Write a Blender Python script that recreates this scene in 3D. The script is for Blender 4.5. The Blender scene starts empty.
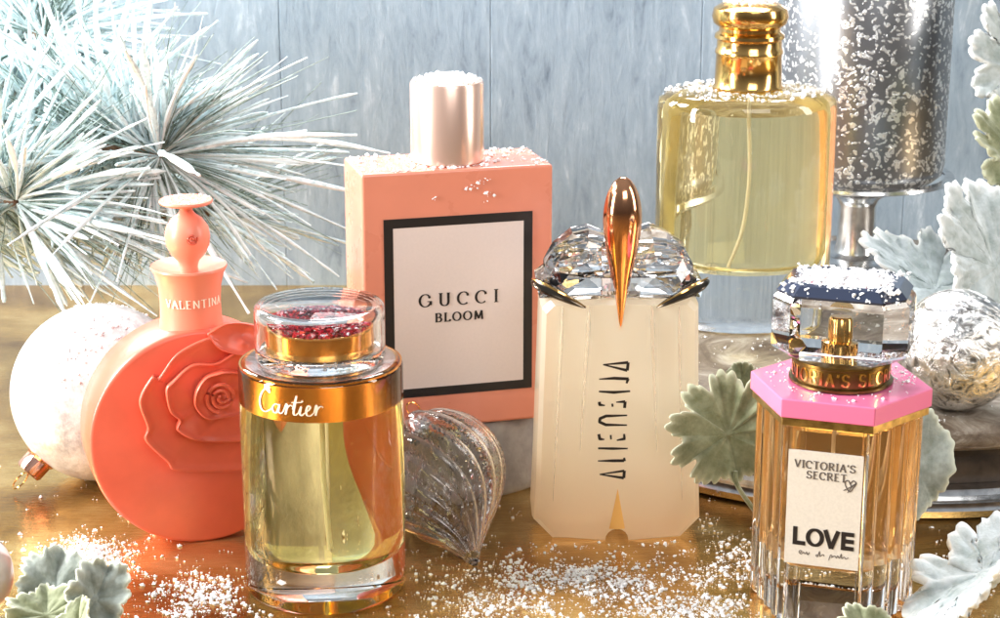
import bpy, bmesh, math, random
from math import sin, cos, pi, radians, sqrt, atan2
from mathutils import Vector, Matrix, noise

scene = bpy.context.scene
C = scene.collection
U = 0.01            # every length below is written in centimetres
random.seed(7)

# ------------------------------------------------------------------ camera
cam_data = bpy.data.cameras.new('camera')
cam = bpy.data.objects.new('camera', cam_data)
C.objects.link(cam)
cam.location = (0, -65*U, 29*U)
cam.rotation_euler = (radians(90-16), 0, 0)
cam_data.lens = 70.1
cam_data.sensor_width = 36
cam_data.clip_start = 0.02
cam_data.clip_end = 20
cam_data.dof.use_dof = True
cam_data.dof.focus_distance = 0.72
cam_data.dof.aperture_fstop = 38
scene.camera = cam

# ------------------------------------------------------------------ studio ambience
world = bpy.data.worlds.new('World')
scene.world = world
world.use_nodes = True
wn = world.node_tree
wn.nodes.clear()
wo = wn.nodes.new('ShaderNodeOutputWorld')
wb = wn.nodes.new('ShaderNodeBackground')
wg = wn.nodes.new('ShaderNodeTexGradient')
wc = wn.nodes.new('ShaderNodeTexCoord')
ws = wn.nodes.new('ShaderNodeSeparateXYZ')
wr = wn.nodes.new('ShaderNodeValToRGB')
wn.links.new(wc.outputs['Generated'], ws.inputs[0])
wn.links.new(ws.outputs['Z'], wr.inputs[0])
wn.nodes.remove(wg)
wr.color_ramp.elements[0].position = 0.0
wr.color_ramp.elements[0].color = (0.17, 0.155, 0.15, 1)
wr.color_ramp.elements[1].position = 0.9
wr.color_ramp.elements[1].color = (0.85, 0.92, 1.0, 1)
wn.links.new(wr.outputs[0], wb.inputs[0])
wb.inputs[1].default_value = 0.43
wn.links.new(wb.outputs[0], wo.inputs[0])


def area(name, loc, target, size, size_y, power, col):
    d = bpy.data.lights.new(name, 'AREA')
    d.shape = 'RECTANGLE'
    d.size = size*U
    d.size_y = size_y*U
    d.energy = power
    d.color = col
    o = bpy.data.objects.new(name, d)
    C.objects.link(o)
    o.location = Vector(loc)*U
    o.rotation_euler = (Vector(target)-Vector(loc)).to_track_quat('-Z', 'Y').to_euler()
    return o


area('key_softbox', (-125, 16, 88), (-3, 8, 4), 40, 40, 44.0, (1.0, 0.98, 0.96))
area('back_softbox', (10, 75, 95), (0, 8, 2), 60, 26, 15.0, (0.97, 0.98, 1.0))
area('front_fill', (30, -95, 75), (0, 8, 5), 60, 40, 4.4, (1.0, 0.99, 0.98))
area('left_strip', (-72, -22, 30), (-2, 8, 8), 12, 46, 10.0, (1.0, 0.99, 0.98))  # added strip lamp, brightens the left face of the pink bottle
area('back_kicker', (-36, 37, 34), (8, 18, 9), 10, 18, 4.2, (1.0, 0.98, 0.95))  # added lamp, gives caps and back bottle a backlit look
area('right_strip', (85, -10, 40), (8, 8, 6), 16, 60, 4.5, (1.0, 0.95, 0.88))

scene.view_settings.view_transform = 'Standard'
scene.view_settings.look = 'None'
scene.view_settings.exposure = 0.0
scene.view_settings.gamma = 1.0
cy = scene.cycles
cy.max_bounces = 18
cy.transmission_bounces = 16
cy.glossy_bounces = 8
cy.diffuse_bounces = 4
cy.transparent_max_bounces = 16
cy.sample_clamp_indirect = 6.0
cy.blur_glossy = 0.6
cy.use_denoising = True

# ------------------------------------------------------------------ node helpers


def newmat(name):
    m = bpy.data.materials.new(name)
    m.use_nodes = True
    return m, m.node_tree, m.node_tree.nodes['Principled BSDF']


def N(nt, t, **kw):
    n = nt.nodes.new(t)
    for k, v in kw.items():
        setattr(n, k, v)
    return n


def coords(nt, scale, obj=True):
    tc = N(nt, 'ShaderNodeTexCoord')
    mp = N(nt, 'ShaderNodeMapping')
    mp.inputs['Scale'].default_value = scale
    nt.links.new(tc.outputs['Object'], mp.inputs[0])
    return mp.outputs[0]


def noise_tex(nt, vec, scale, detail=4, rough=0.55, dist=0.0):
    n = N(nt, 'ShaderNodeTexNoise')
    n.inputs['Scale'].default_value = scale
    n.inputs['Detail'].default_value = detail
    n.inputs['Roughness'].default_value = rough
    n.inputs['Distortion'].default_value = dist
    nt.links.new(vec, n.inputs['Vector'])
    return n.outputs['Fac']


def ramp(nt, fac, stops, interp='LINEAR'):
    r = N(nt, 'ShaderNodeValToRGB')
    r.color_ramp.interpolation = interp
    e = r.color_ramp.elements
    full = [(p, (c[0], c[1], c[2], 1) if len(c) == 3 else c) for p, c in stops]
    e[0].position, e[0].color = full[0]
    e[1].position, e[1].color = full[-1]
    for p, c in full[1:-1]:
        e.new(p).color = c
    nt.links.new(fac, r.inputs[0])
    return r.outputs[0]


def bump(nt, bsdf, height, strength, dist_cm):
    b = N(nt, 'ShaderNodeBump')
    b.inputs['Strength'].default_value = strength
    b.inputs['Distance'].default_value = dist_cm*U
    nt.links.new(height, b.inputs['Height'])
    nt.links.new(b.outputs[0], bsdf.inputs['Normal'])
    return b


def simple(name, col, rough=0.4, metal=0.0, coat=0.0, coat_rough=0.05, var=0.0, vscale=60, bmp=0.0, bscale=300, ior=1.45):
    m, nt, b = newmat(name)
    b.inputs['Base Color'].default_value = (*col, 1)
    b.inputs['Roughness'].default_value = rough
    b.inputs['Metallic'].default_value = metal
    b.inputs['IOR'].default_value = ior
    b.inputs['Coat Weight'].default_value = coat
    b.inputs['Coat Roughness'].default_value = coat_rough
    v = coords(nt, (1, 1, 1))
    if var > 0:
        f = noise_tex(nt, v, vscale)
        lo = tuple(c*(1-var) for c in col)
        hi = tuple(min(1, c*(1+var)) for c in col)
        nt.links.new(ramp(nt, f, [(0.3, lo), (0.7, hi)]), b.inputs['Base Color'])
        rr = N(nt, 'ShaderNodeMapRange')
        rr.inputs['To Min'].default_value = rough*0.75
        rr.inputs['To Max'].default_value = min(1, rough*1.3)
        nt.links.new(f, rr.inputs[0])
        nt.links.new(rr.outputs[0], b.inputs['Roughness'])
    if bmp > 0:
        bump(nt, b, noise_tex(nt, v, bscale, 3), bmp, 0.05)
    return m


def glass(name, col=(1, 1, 1), rough=0.0, ior=1.48, wav=0.0, wscale=60):
    m, nt, b = newmat(name)
    b.inputs['Base Color'].default_value = (*col, 1)
    b.inputs['Roughness'].default_value = rough
    b.inputs['IOR'].default_value = ior
    b.inputs['Transmission Weight'].default_value = 1.0
    if wav > 0:
        v = coords(nt, (1, 1, 0.5))
        bump(nt, b, noise_tex(nt, v, wscale, 2), wav, 0.05)
    return m


M = {}
M['coral'] = simple('coral_lacquer', (0.72, 0.115, 0.065), 0.40, var=0.07, vscale=60, coat=0.35, coat_rough=0.22)
M['coral_pale'] = simple('pale_coral', (0.86, 0.26, 0.17), 0.38, coat=0.2, coat_rough=0.25)
M['pink'] = simple('salmon_lacquer', (0.76, 0.27, 0.18), 0.28, coat=0.55, coat_rough=0.08, var=0.03)
M['pinkcap'] = simple('blush_metal', (0.92, 0.66, 0.55), 0.26, metal=0.7, coat=0.3)
M['black'] = simple('black_print', (0.018, 0.014, 0.014), 0.4)
M['grey_ink'] = simple('grey_ink', (0.10, 0.085, 0.08), 0.5)
M['plate'] = simple('blush_plate', (0.74, 0.63, 0.60), 0.42, var=0.02, vscale=900)
M['gold'] = simple('polished_gold', (0.92, 0.55, 0.18), 0.14, metal=1.0)
M['amber_gold'] = simple('amber_gold', (0.86, 0.40, 0.10), 0.16, metal=1.0)
M['antique_gold'] = simple('antique_gold', (0.50, 0.36, 0.15), 0.3, metal=1.0, var=0.4, vscale=250)
M['dark_gold'] = simple('dark_gold', (0.20, 0.14, 0.05), 0.3, metal=1.0, var=0.3, vscale=250)
M['copper'] = simple('polished_copper', (0.88, 0.42, 0.22), 0.12, metal=1.0)
M['rose_cap'] = simple('rose_copper', (0.88, 0.50, 0.38), 0.22, metal=1.0)
M['silver'] = simple('old_silver', (0.72, 0.72, 0.72), 0.2, metal=1.0, var=0.2, vscale=200)
M['dark_metal'] = simple('dark_bronze', (0.10, 0.08, 0.06), 0.2, metal=1.0)
M['glass'] = glass('clear_glass')
M['crystal'] = glass('crystal_glass', (1, 1, 1), 0.0, 1.55)
M['tube'] = simple('milky_tube', (0.85, 0.85, 0.8), 0.3)
M['white_ink'] = simple('cream_ink', (0.95, 0.88, 0.75), 0.35)
M['hotpink'] = simple('pink_enamel', (0.74, 0.17, 0.33), 0.25, coat=0.6, coat_rough=0.08)
M['label'] = simple('ivory_label', (0.60, 0.565, 0.51), 0.45, var=0.06, vscale=1400)
M['brown_twig'] = simple('brown_twig', (0.16, 0.09, 0.05), 0.8, var=0.4, vscale=400)
M['navy'] = simple('navy_reflection', (0.03, 0.04, 0.075), 0.08, coat=0.8)  # dark reflection of the stopper bevel as a colour


def liquid(name, col, rough=0.0, ior=1.08, body=(1, 1, 1), cloud=0.2):
    m = glass(name, col, rough, ior)
    nt = m.node_tree
    b = nt.nodes['Principled BSDF']
    d = N(nt, 'ShaderNodeBsdfTranslucent')
    d.inputs[0].default_value = (*body, 1)
    mx = N(nt, 'ShaderNodeMixShader')
    mx.inputs[0].default_value = cloud
    out = nt.nodes['Material Output']
    nt.links.new(b.outputs[0], mx.inputs[1])
    nt.links.new(d.outputs[0], mx.inputs[2])
    nt.links.new(mx.outputs[0], out.inputs[0])
    return m


M['liq_green'] = liquid('yellow_perfume', (0.97, 0.93, 0.45), body=(0.85, 0.9, 0.35), cloud=0.04)
M['liq_yellow'] = liquid('golden_perfume', (1.0, 0.91, 0.56), body=(1.0, 0.80, 0.32), cloud=0.15)
M['liq_orange'] = liquid('orange_perfume', (1.0, 0.74, 0.42), body=(1.0, 0.58, 0.22), cloud=0.22)

# snow
m, nt, b = newmat('snow_grains')
b.inputs['Base Color'].default_value = (0.92, 0.93, 0.95, 1)
b.inputs['Roughness'].default_value = 0.45
b.inputs['Subsurface Weight'].default_value = 0.0
M['snow'] = m
M['snow_glint'] = glass('clear_grains', (1, 1, 1), 0.05, 1.4)

# gems
m, nt, b = newmat('garnet_glitter')
g = N(nt, 'ShaderNodeNewGeometry')
nt.links.new(ramp(nt, g.outputs['Random Per Island'], [(0.0, (0.10, 0.002, 0.01)), (0.55, (0.32, 0.004, 0.03)), (0.85, (0.6, 0.01, 0.03)), (1.0, (0.8, 0.06, 0.02))]), b.inputs['Base Color'])
b.inputs['Roughness'].default_value = 0.12
b.inputs['Coat Weight'].default_value = 0.5
M['gem'] = m

# frosted alien body: cream at the shoulders, amber at the foot
m, nt, b = newmat('frosted_amber_glass')
v = coords(nt, (1, 1, 1))
sp = N(nt, 'ShaderNodeSeparateXYZ')
nt.links.new(v, sp.inputs[0])
mr = N(nt, 'ShaderNodeMapRange')
mr.inputs['From Min'].default_value = 0.0
mr.inputs['From Max'].default_value = 0.09
nt.links.new(sp.outputs['Z'], mr.inputs[0])
nt.links.new(ramp(nt, mr.outputs[0], [(0.0, (0.95, 0.60, 0.32)), (0.3, (0.98, 0.80, 0.56)), (0.55, (0.99, 0.93, 0.80)), (1.0, (0.99, 0.96, 0.85))], 'B_SPLINE'), b.inputs['Base Color'])
b.inputs['Roughness'].default_value = 0.3
b.inputs['IOR'].default_value = 1.4
b.inputs['Transmission Weight'].default_value = 0.55
b.inputs['Coat Weight'].default_value = 0.7
b.inputs['Coat Roughness'].default_value = 0.08
d_ = N(nt, 'ShaderNodeBsdfTranslucent')
d_.inputs[0].default_value = (1.0, 0.90, 0.72, 1)
mx_ = N(nt, 'ShaderNodeMixShader')
mx_.inputs[0].default_value = 0.4
nt.links.new(b.outputs[0], mx_.inputs[1])
nt.links.new(d_.outputs[0], mx_.inputs[2])
nt.links.new(mx_.outputs[0], nt.nodes['Material Output'].inputs[0])
M['frost'] = m
M['amber_glow'] = simple('amber_glow', (0.88, 0.48, 0.14), 0.4)  # colour of the glow painted at the frosted bottle's notch

# twisted ornament glass
M['rib_glass'] = glass('ribbed_glass', (1.0, 1.0, 1.0), 0.0, 1.5, wav=0.05, wscale=90)

# white ball, matt pearly and crackled frosting
m, nt, b = newmat('pearl_white')
v = coords(nt, (1, 1, 1))
f = noise_tex(nt, v, 45, 8, 0.75)
nt.links.new(ramp(nt, f, [(0.38, (0.34, 0.33, 0.33)), (0.5, (0.55, 0.54, 0.53)), (0.62, (0.70, 0.70, 0.69))]), b.inputs['Base Color'])
b.inputs['Roughness'].default_value = 0.42
b.inputs['Coat Weight'].default_value = 0.3
b.inputs['Coat Roughness'].default_value = 0.15
bump(nt, b, noise_tex(nt, v, 220, 6, 0.7), 0.6, 0.08)
M['pearl'] = m

# hammered silver ball
m, nt, b = newmat('crinkled_silver')
v = coords(nt, (1, 1, 1))
f = noise_tex(nt, v, 130, 5, 0.6, 2.0)
nt.links.new(ramp(nt, f, [(0.38, (0.20, 0.19, 0.18)), (0.5, (0.75, 0.74, 0.72)), (0.62, (0.92, 0.92, 0.92))]), b.inputs['Base Color'])
b.inputs['Metallic'].default_value = 1.0
b.inputs['Roughness'].default_value = 0.26
bump(nt, b, noise_tex(nt, v, 130, 5, 0.65, 2.0), 1.0, 0.12)
M['crinkle'] = m

# swirled mercury ball
m, nt, b = newmat('swirled_pearl')
v = coords(nt, (1, 1, 1))
w = N(nt, 'ShaderNodeTexWave')
w.inputs['Scale'].default_value = 22
w.inputs['Distortion'].default_value = 6
nt.links.new(v, w.inputs['Vector'])
nt.links.new(ramp(nt, w.outputs['Fac'], [(0.2, (0.45, 0.40, 0.36)), (0.35, (0.86, 0.88, 0.9)), (0.85, (0.92, 0.93, 0.94)), (0.95, (0.2, 0.2, 0.22))]), b.inputs['Base Color'])
b.inputs['Metallic'].default_value = 0.1
b.inputs['Roughness'].default_value = 0.2
M['swirl'] = m

# mercury glass
m, nt, b = newmat('mercury_glass')
v = coords(nt, (1, 1, 1))
vo = N(nt, 'ShaderNodeTexVoronoi')
vo.feature = 'SMOOTH_F1'
vo.inputs['Scale'].default_value = 330
vo.inputs['Smoothness'].default_value = 0.4
mixv = N(nt, 'ShaderNodeMixRGB')
mixv.inputs[0].default_value = 0.010
n1 = N(nt, 'ShaderNodeTexNoise')
n1.inputs['Scale'].default_value = 180
nt.links.new(v, n1.inputs['Vector'])
nt.links.new(v, mixv.inputs[1])
nt.links.new(n1.outputs['Color'], mixv.inputs[2])
nt.links.new(mixv.outputs[0], vo.inputs['Vector'])
big = noise_tex(nt, v, 28, 3)
mm = N(nt, 'ShaderNodeMath', operation='ADD')
mm2 = N(nt, 'ShaderNodeMath', operation='MULTIPLY')
mm2.inputs[1].default_value = 0.5
nt.links.new(big, mm2.inputs[0])
nt.links.new(vo.outputs['Distance'], mm.inputs[0])
nt.links.new(mm2.outputs[0], mm.inputs[1])
fl = ramp(nt, mm.outputs[0], [(0.36, (.35, .35, .35)), (0.46, (1, 1, 1)), (0.62, (1, 1, 1)), (0.67, (0, 0, 0))])
mc = N(nt, 'ShaderNodeMixRGB')
mc.inputs[1].default_value = (0.26, 0.27, 0.29, 1)
mc.inputs[2].default_value = (0.86, 0.87, 0.88, 1)
nt.links.new(fl, mc.inputs[0])
nt.links.new(mc.outputs[0], b.inputs['Base Color'])
b.inputs['Metallic'].default_value = 0.85
b.inputs['Roughness'].default_value = 0.3
bump(nt, b, fl, 0.6, 0.05)
M['mercury'] = m

# gold leaf table
m, nt, b = newmat('gold_leaf')
v = coords(nt, (1, 1, 1))
f = noise_tex(nt, v, 14, 6, 0.6, 0.4)
fg = noise_tex(nt, coords(nt, (1, 6, 1)), 120, 4, 0.6)
mixf = N(nt, 'ShaderNodeMath', operation='ADD')
mh = N(nt, 'ShaderNodeMath', operation='MULTIPLY')
mh.inputs[1].default_value = 0.25
nt.links.new(fg, mh.inputs[0])
nt.links.new(f, mixf.inputs[0])
nt.links.new(mh.outputs[0], mixf.inputs[1])
nt.links.new(ramp(nt, mixf.outputs[0], [(0.45, (0.26, 0.13, 0.03)), (0.62, (0.54, 0.32, 0.09)), (0.8, (0.86, 0.64, 0.28))]), b.inputs['Base Color'])
b.inputs['Metallic'].default_value = 0.85
rr = N(nt, 'ShaderNodeMapRange')
rr.inputs['To Min'].default_value = 0.08
rr.inputs['To Max'].default_value = 0.24
nt.links.new(fg, rr.inputs[0])
nt.links.new(rr.outputs[0], b.inputs['Roughness'])
gl = noise_tex(nt, v, 900, 2, 0.5)
ga = N(nt, 'ShaderNodeMath', operation='MULTIPLY_ADD')
ga.inputs[1].default_value = 0.8
nt.links.new(gl, ga.inputs[0])
nt.links.new(fg, ga.inputs[2])
bump(nt, b, ga.outputs[0], 0.4, 0.03)
M['table'] = m

# blue grey painted boards
m, nt, b = newmat('blue_grey_paint')
v = coords(nt, (1, 1, 0.18))
f = noise_tex(nt, v, 170, 12, 0.78, 0.6)
f2 = noise_tex(nt, coords(nt, (1, 1, 0.5)), 40, 8, 0.7)
mixf = N(nt, 'ShaderNodeMixRGB')
mixf.blend_type = 'MIX'
mixf.inputs[0].default_value = 0.35
nt.links.new(f, mixf.inputs[1])
nt.links.new(f2, mixf.inputs[2])
nt.links.new(ramp(nt, mixf.outputs[0], [(0.35, (0.13, 0.18, 0.24)), (0.44, (0.25, 0.33, 0.415)), (0.57, (0.34, 0.43, 0.52)), (0.68, (0.68, 0.76, 0.84))]), b.inputs['Base Color'])
b.inputs['Roughness'].default_value = 0.6
bump(nt, b, f, 0.5, 0.08)
M['board'] = m

# weathered grey wood
m, nt, b = newmat('weathered_wood')
v = coords(nt, (1, 1, 3))
f = noise_tex(nt, v, 35, 8, 0.7, 1.6)
nt.links.new(ramp(nt, f, [(0.32, (0.07, 0.045, 0.03)), (0.47, (0.17, 0.13, 0.095)), (0.60, (0.32, 0.28, 0.23)), (0.74, (0.55, 0.52, 0.47))]), b.inputs['Base Color'])
b.inputs['Metallic'].default_value = 0.25
b.inputs['Roughness'].default_value = 0.42
bump(nt, b, f, 0.7, 0.12)
M['oldwood'] = m
M['dark_wood'] = simple('dark_wood', (0.05, 0.035, 0.025), 0.5, var=0.5, vscale=120, bmp=0.5, bscale=200)
M['stone'] = simple('grey_felt_stone', (0.30, 0.28, 0.27), 0.75, var=0.25, vscale=120, bmp=0.6, bscale=400)

# needles and leaves


def needle_mat(name, dark, light, th0, th1, rough=0.7):
    m, nt, b = newmat(name)
    g = N(nt, 'ShaderNodeNewGeometry')
    v = coords(nt, (1, 1, 1))
    f = noise_tex(nt, v, 260, 4, 0.6)
    a = N(nt, 'ShaderNodeMath', operation='MULTIPLY_ADD')
    a.inputs[1].default_value = 0.5
    nt.links.new(g.outputs['Random Per Island'], a.inputs[0])
    nt.links.new(f, a.inputs[2])
    nt.links.new(ramp(nt, a.outputs[0], [(th0, dark), (th1, light)]), b.inputs['Base Color'])
    b.inputs['Roughness'].default_value = rough
    bump(nt, b, f, 0.6, 0.05)
    return m


M['needle'] = needle_mat('green_needles', (0.06, 0.10, 0.07), (0.36, 0.46, 0.44), 0.55, 0.9)
M['frost_needle'] = needle_mat('flocked_needles', (0.28, 0.43, 0.46), (0.77, 0.87, 0.89), 0.35, 0.75, 0.8)


def leaf_mat(name, mid, pale, rim):
    m, nt, b = newmat(name)
    v = coords(nt, (1, 1, 1))
    f = noise_tex(nt, v, 120, 6, 0.65)
    at = N(nt, 'ShaderNodeAttribute')
    at.attribute_name = 'edge'
    c1 = ramp(nt, f, [(0.35, mid), (0.65, pale)])
    mx = N(nt, 'ShaderNodeMixRGB')
    nt.links.new(at.outputs['Fac'], mx.inputs[0])
    nt.links.new(c1, mx.inputs[1])
    mx.inputs[2].default_value = (*rim, 1)
    nt.links.new(mx.outputs[0], b.inputs['Base Color'])
    b.inputs['Roughness'].default_value = 0.75
    b.inputs['Sheen Weight'].default_value = 0.5
    bump(nt, b, noise_tex(nt, v, 500, 4), 0.7, 0.05)
    return m


M['sage'] = leaf_mat('sage_leaf', (0.12, 0.14, 0.055), (0.29, 0.32, 0.19), (0.58, 0.60, 0.42))
M['sage_grey'] = leaf_mat('grey_sage_leaf', (0.16, 0.19, 0.16), (0.33, 0.37, 0.34), (0.62, 0.66, 0.54))
M['frost_leaf'] = leaf_mat('frosted_leaf', (0.28, 0.34, 0.33), (0.55, 0.61, 0.63), (0.80, 0.83, 0.83))

# ------------------------------------------------------------------ mesh helpers (all in cm)


def build(name, bm, mat, parent=None, loc=(0, 0, 0), rot=(0, 0, 0), smooth=True, angle=40, bevel=0, sub=0):
    me = bpy.data.meshes.new(name)
    bmesh.ops.scale(bm, vec=(U, U, U), verts=bm.verts)
    bm.normal_update()
    bm.to_mesh(me)
    bm.free()
    if isinstance(mat, (list, tuple)):
        for mm_ in mat:
            me.materials.append(mm_)
    else:
        me.materials.append(mat)
    o = bpy.data.objects.new(name, me)
    C.objects.link(o)
    o.location = Vector(loc)*U
    o.rotation_euler = rot
    if parent:
        o.parent = parent
    if bevel:
        md = o.modifiers.new('bevel', 'BEVEL')
        md.width = bevel*U
        md.segments = 3
        md.limit_method = 'ANGLE'
        md.angle_limit = radians(30)
    if sub:
        md = o.modifiers.new('sub', 'SUBSURF')
        md.levels = sub
        md.render_levels = sub
    if smooth:
        for p in me.polygons:
            p.use_smooth = True
        if angle:
            md = o.modifiers.new('ws', 'WEIGHTED_NORMAL') if bevel else None
            try:
                me.set_sharp_from_angle(angle=radians(angle))
            except Exception:
                pass
    return o


def tag(o, label, cat, group=None, kind=None):
    if label:
        o['label'] = label
    if cat:
        o['category'] = cat
    if group:
        o['group'] = group
    if kind:
        o['kind'] = kind
    return o


def thing(name, label, cat, loc, rz=0.0, group=None):
    o = bpy.data.objects.new(name, None)
    o.empty_display_size = 0.02
    C.objects.link(o)
    o.location = Vector(loc)*U
    o.rotation_euler = (0, 0, rz)
    return tag(o, label, cat, group)


def lathe(prof, n=64, sx=1.0, sy=1.0, bm=None, fn=None, closed_top=True, closed_bot=True, mtx=None):
    """prof: list of (r, z); fn(r, theta, z, k) -> r"""
    bm = bm or bmesh.new()
    rings = []
    for k, (r, z) in enumerate(prof):
        if r < 1e-5:
            rings.append([bm.verts.new((0, 0, z))])
        else:
            ring = []
            for i in range(n):
                t = 2*pi*i/n
                rr = fn(r, t, z, k) if fn else r
                ring.append(bm.verts.new((rr*cos(t)*sx, rr*sin(t)*sy, z)))
            rings.append(ring)
    for a, b_ in zip(rings[:-1], rings[1:]):
        for i in range(n):
            j = (i+1) % n
            if len(a) == 1 and len(b_) == 1:
                continue
            if len(a) == 1:
                bm.faces.new((a[0], b_[j], b_[i]))
            elif len(b_) == 1:
                bm.faces.new((a[i], a[j], b_[0]))
            else:
                bm.faces.new((a[i], a[j], b_[j], b_[i]))
    if closed_bot and len(rings[0]) > 1:
        bm.faces.new(list(reversed(rings[0])))
    if closed_top and len(rings[-1]) > 1:
        bm.faces.new(rings[-1])
    if mtx:
        vs = [v_ for r_ in rings for v_ in r_]
        bmesh.ops.transform(bm, matrix=mtx, verts=vs)
    return bm


def prism(poly, z0, z1, bm=None, top_scale=1.0):
    bm = bm or bmesh.new()
    a = [bm.verts.new((x, y, z0)) for x, y in poly]
    b_ = [bm.verts.new((x*top_scale, y*top_scale, z1)) for x, y in poly]
    n = len(poly)
    for i in range(n):
        bm.faces.new((a[i], a[(i+1) % n], b_[(i+1) % n], b_[i]))
    bm.faces.new(list(reversed(a)))
    bm.faces.new(b_)
    return bm


def loft(sections, bm=None, cap=True):
    bm = bm or bmesh.new()
    rings = [[bm.verts.new(p) for p in s] for s in sections]
    n = len(rings[0])
    for a, b_ in zip(rings[:-1], rings[1:]):
        for i in range(n):
            bm.faces.new((a[i], a[(i+1) % n], b_[(i+1) % n], b_[i]))
    if cap:
        bm.faces.new(list(reversed(rings[0])))
        bm.faces.new(rings[-1])
    return bm


def box(x0, x1, y0, y1, z0, z1, bm=None):
    return prism([(x0, y0), (x1, y0), (x1, y1), (x0, y1)], z0, z1, bm)


def frame_of(d):
    d = d.normalized()
    up = Vector((0, 0, 1)) if abs(d.z) < 0.9 else Vector((1, 0, 0))
    s = d.cross(up).normalized()
    return s, s.cross(d).normalized()


def tube(pts, rad, n=8, bm=None, flat=1.0):
    bm = bm or bmesh.new()
    pts = [Vector(p) for p in pts]
    rings = []
    for i, p in enumerate(pts):
        d = (pts[min(i+1, len(pts)-1)]-pts[max(i-1, 0)])
        s, u = frame_of(d)
        r = rad(i/(len(pts)-1)) if callable(rad) else rad
        rings.append([bm.verts.new(p+s*r*cos(2*pi*k/n)+u*r*flat*sin(2*pi*k/n)) for k in range(n)])
    for a, b_ in zip(rings[:-1], rings[1:]):
        for k in range(n):
            bm.faces.new((a[k], a[(k+1) % n], b_[(k+1) % n], b_[k]))
    bm.faces.new(list(reversed(rings[0])))
    bm.faces.new(rings[-1])
    return bm


def catmull(pts, k=6):
    out = []
    P = [Vector(p) for p in pts]
    for i in range(len(P)-1):
        p0, p1, p2, p3 = P[max(i-1, 0)], P[i], P[i+1], P[min(i+2, len(P)-1)]
        for j in range(k):
            t = j/k
            out.append(0.5*((2*p1)+(p2-p0)*t+(2*p0-5*p1+4*p2-p3)*t*t+(3*p1-p0-3*p2+p3)*t**3))
    out.append(P[-1])
    return out


def grains(pts, rmin, rmax, bm=None, squash=0.8):
    """many small irregular crystals in one mesh"""
    bm = bm or bmesh.new()
    oct_f = [(0, 2, 4), (2, 1, 4), (1, 3, 4), (3, 0, 4), (2, 0, 5), (1, 2, 5), (3, 1, 5), (0, 3, 5)]
    for p in pts:
        r = rmin+(rmax*1.7-rmin)*random.random()**3
        R = Matrix.Rotation(random.uniform(0, 6.3), 3, Vector((random.gauss(0, 1), random.gauss(0, 1), random.gauss(0, 1))).normalized())
        vs = []
        for c in ((1, 0, 0), (-1, 0, 0), (0, 1, 0), (0, -1, 0), (0, 0, 1), (0, 0, -1)):
            q = R @ (Vector(c)*r*random.uniform(0.7, 1.3))
            q.z *= squash
            vs.append(bm.verts.new(Vector(p)+q))
        for a, b_, c in oct_f:
            bm.faces.new((vs[a], vs[b_], vs[c]))
    return bm


# ---- stroke lettering --------------------------------------------------
def arc(cx, cy, rx, ry, a0, a1, n=18):
    return [(cx+rx*cos(radians(a0+(a1-a0)*i/n)), cy+ry*sin(radians(a0+(a1-a0)*i/n))) for i in range(n+1)]


# each glyph: (advance, [strokes]) in a box one unit high
GLY = {
    'G': (1.0, [arc(.47, .5, .42, .5, 50, 340), [(.87, .42), (.87, .12)], [(.62, .42), (.98, .42)], [(.74, .86), (.80, .68)]]),
    'U': (.95, [[(.16, 1), (.16, .3)] + arc(.45, .3, .29, .3, 180, 360)[1:] + [(.74, 1)], [(.02, 1), (.30, 1)], [(.62, 1), (.88, 1)]]),
    'C': (.9, [arc(.47, .5, .42, .5, 48, 312), [(.76, .88), (.80, .68)]]),
    'I': (.45, [[(.22, 0), (.22, 1)], [(.06, 1), (.38, 1)], [(.06, 0), (.38, 0)]]),
    'B': (.8, [[(.17, 0), (.17, 1)], [(.03, 1), (.4, 1)] + arc(.4, .76, .25, .24, 90, -90)[1:] + [(.17, .52)], [(.4, .52)] + arc(.4, .26, .31, .26, 90, -90)[1:] + [(.03, 0)]]),
    'L': (.75, [[(.17, 0), (.17, 1)], [(.03, 1), (.34, 1)], [(.03, 0), (.66, 0)], [(.66, 0), (.68, .22)]]),
    'O': (1.0, [arc(.48, .5, .42, .5, 0, 360, 30)]),
    'M': (1.1, [[(.14, 0), (.18, 1)], [(.18, 1), (.52, .06)], [(.52, .06), (.86, 1)], [(.86, 1), (.92, 0)], [(.02, 0), (.26, 0)], [(.80, 0), (1.04, 0)]]),
    'V': (.9, [[(.1, 1), (.45, 0)], [(.45, 0), (.8, 1)], [(0, 1), (.24, 1)], [(.68, 1), (.9, 1)]]),
    'T': (.85, [[(.42, 0), (.42, 1)], [(.04, 1), (.80, 1)], [(.28, 0), (.56, 0)]]),
    'R': (.88, [[(.17, 0), (.17, 1)], [(.03, 1), (.42, 1)] + arc(.42, .75, .26, .25, 90, -90)[1:] + [(.17, .5)], [(.42, .5), (.80, 0)], [(.03, 0), (.3, 0)]]),
    'A': (.9, [[(.1, 0), (.45, 1)], [(.45, 1), (.8, 0)], [(.24, .36), (.66, .36)], [(0, 0), (.22, 0)], [(.68, 0), (.92, 0)]]),
    'S': (.75, [arc(.36, .74, .27, .26, 40, 270, 14) + arc(.36, .24, .29, .24, 90, -140, 14)[1:], [(.60, .96), (.60, .78)], [(.07, .04), (.07, .24)]]),
    'E': (.78, [[(.17, 0), (.17, 1)], [(.03, 1), (.66, 1)], [(.17, .52), (.54, .52)], [(.03, 0), (.70, 0)]]),
    'N': (.95, [[(.14, 0), (.14, 1)], [(.14, 1), (.78, 0)], [(.78, 0), (.78, 1)]]),
    "'": (.3, [[(.14, 1), (.10, .74)]]),
    ' ': (.5, []),
}


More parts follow.
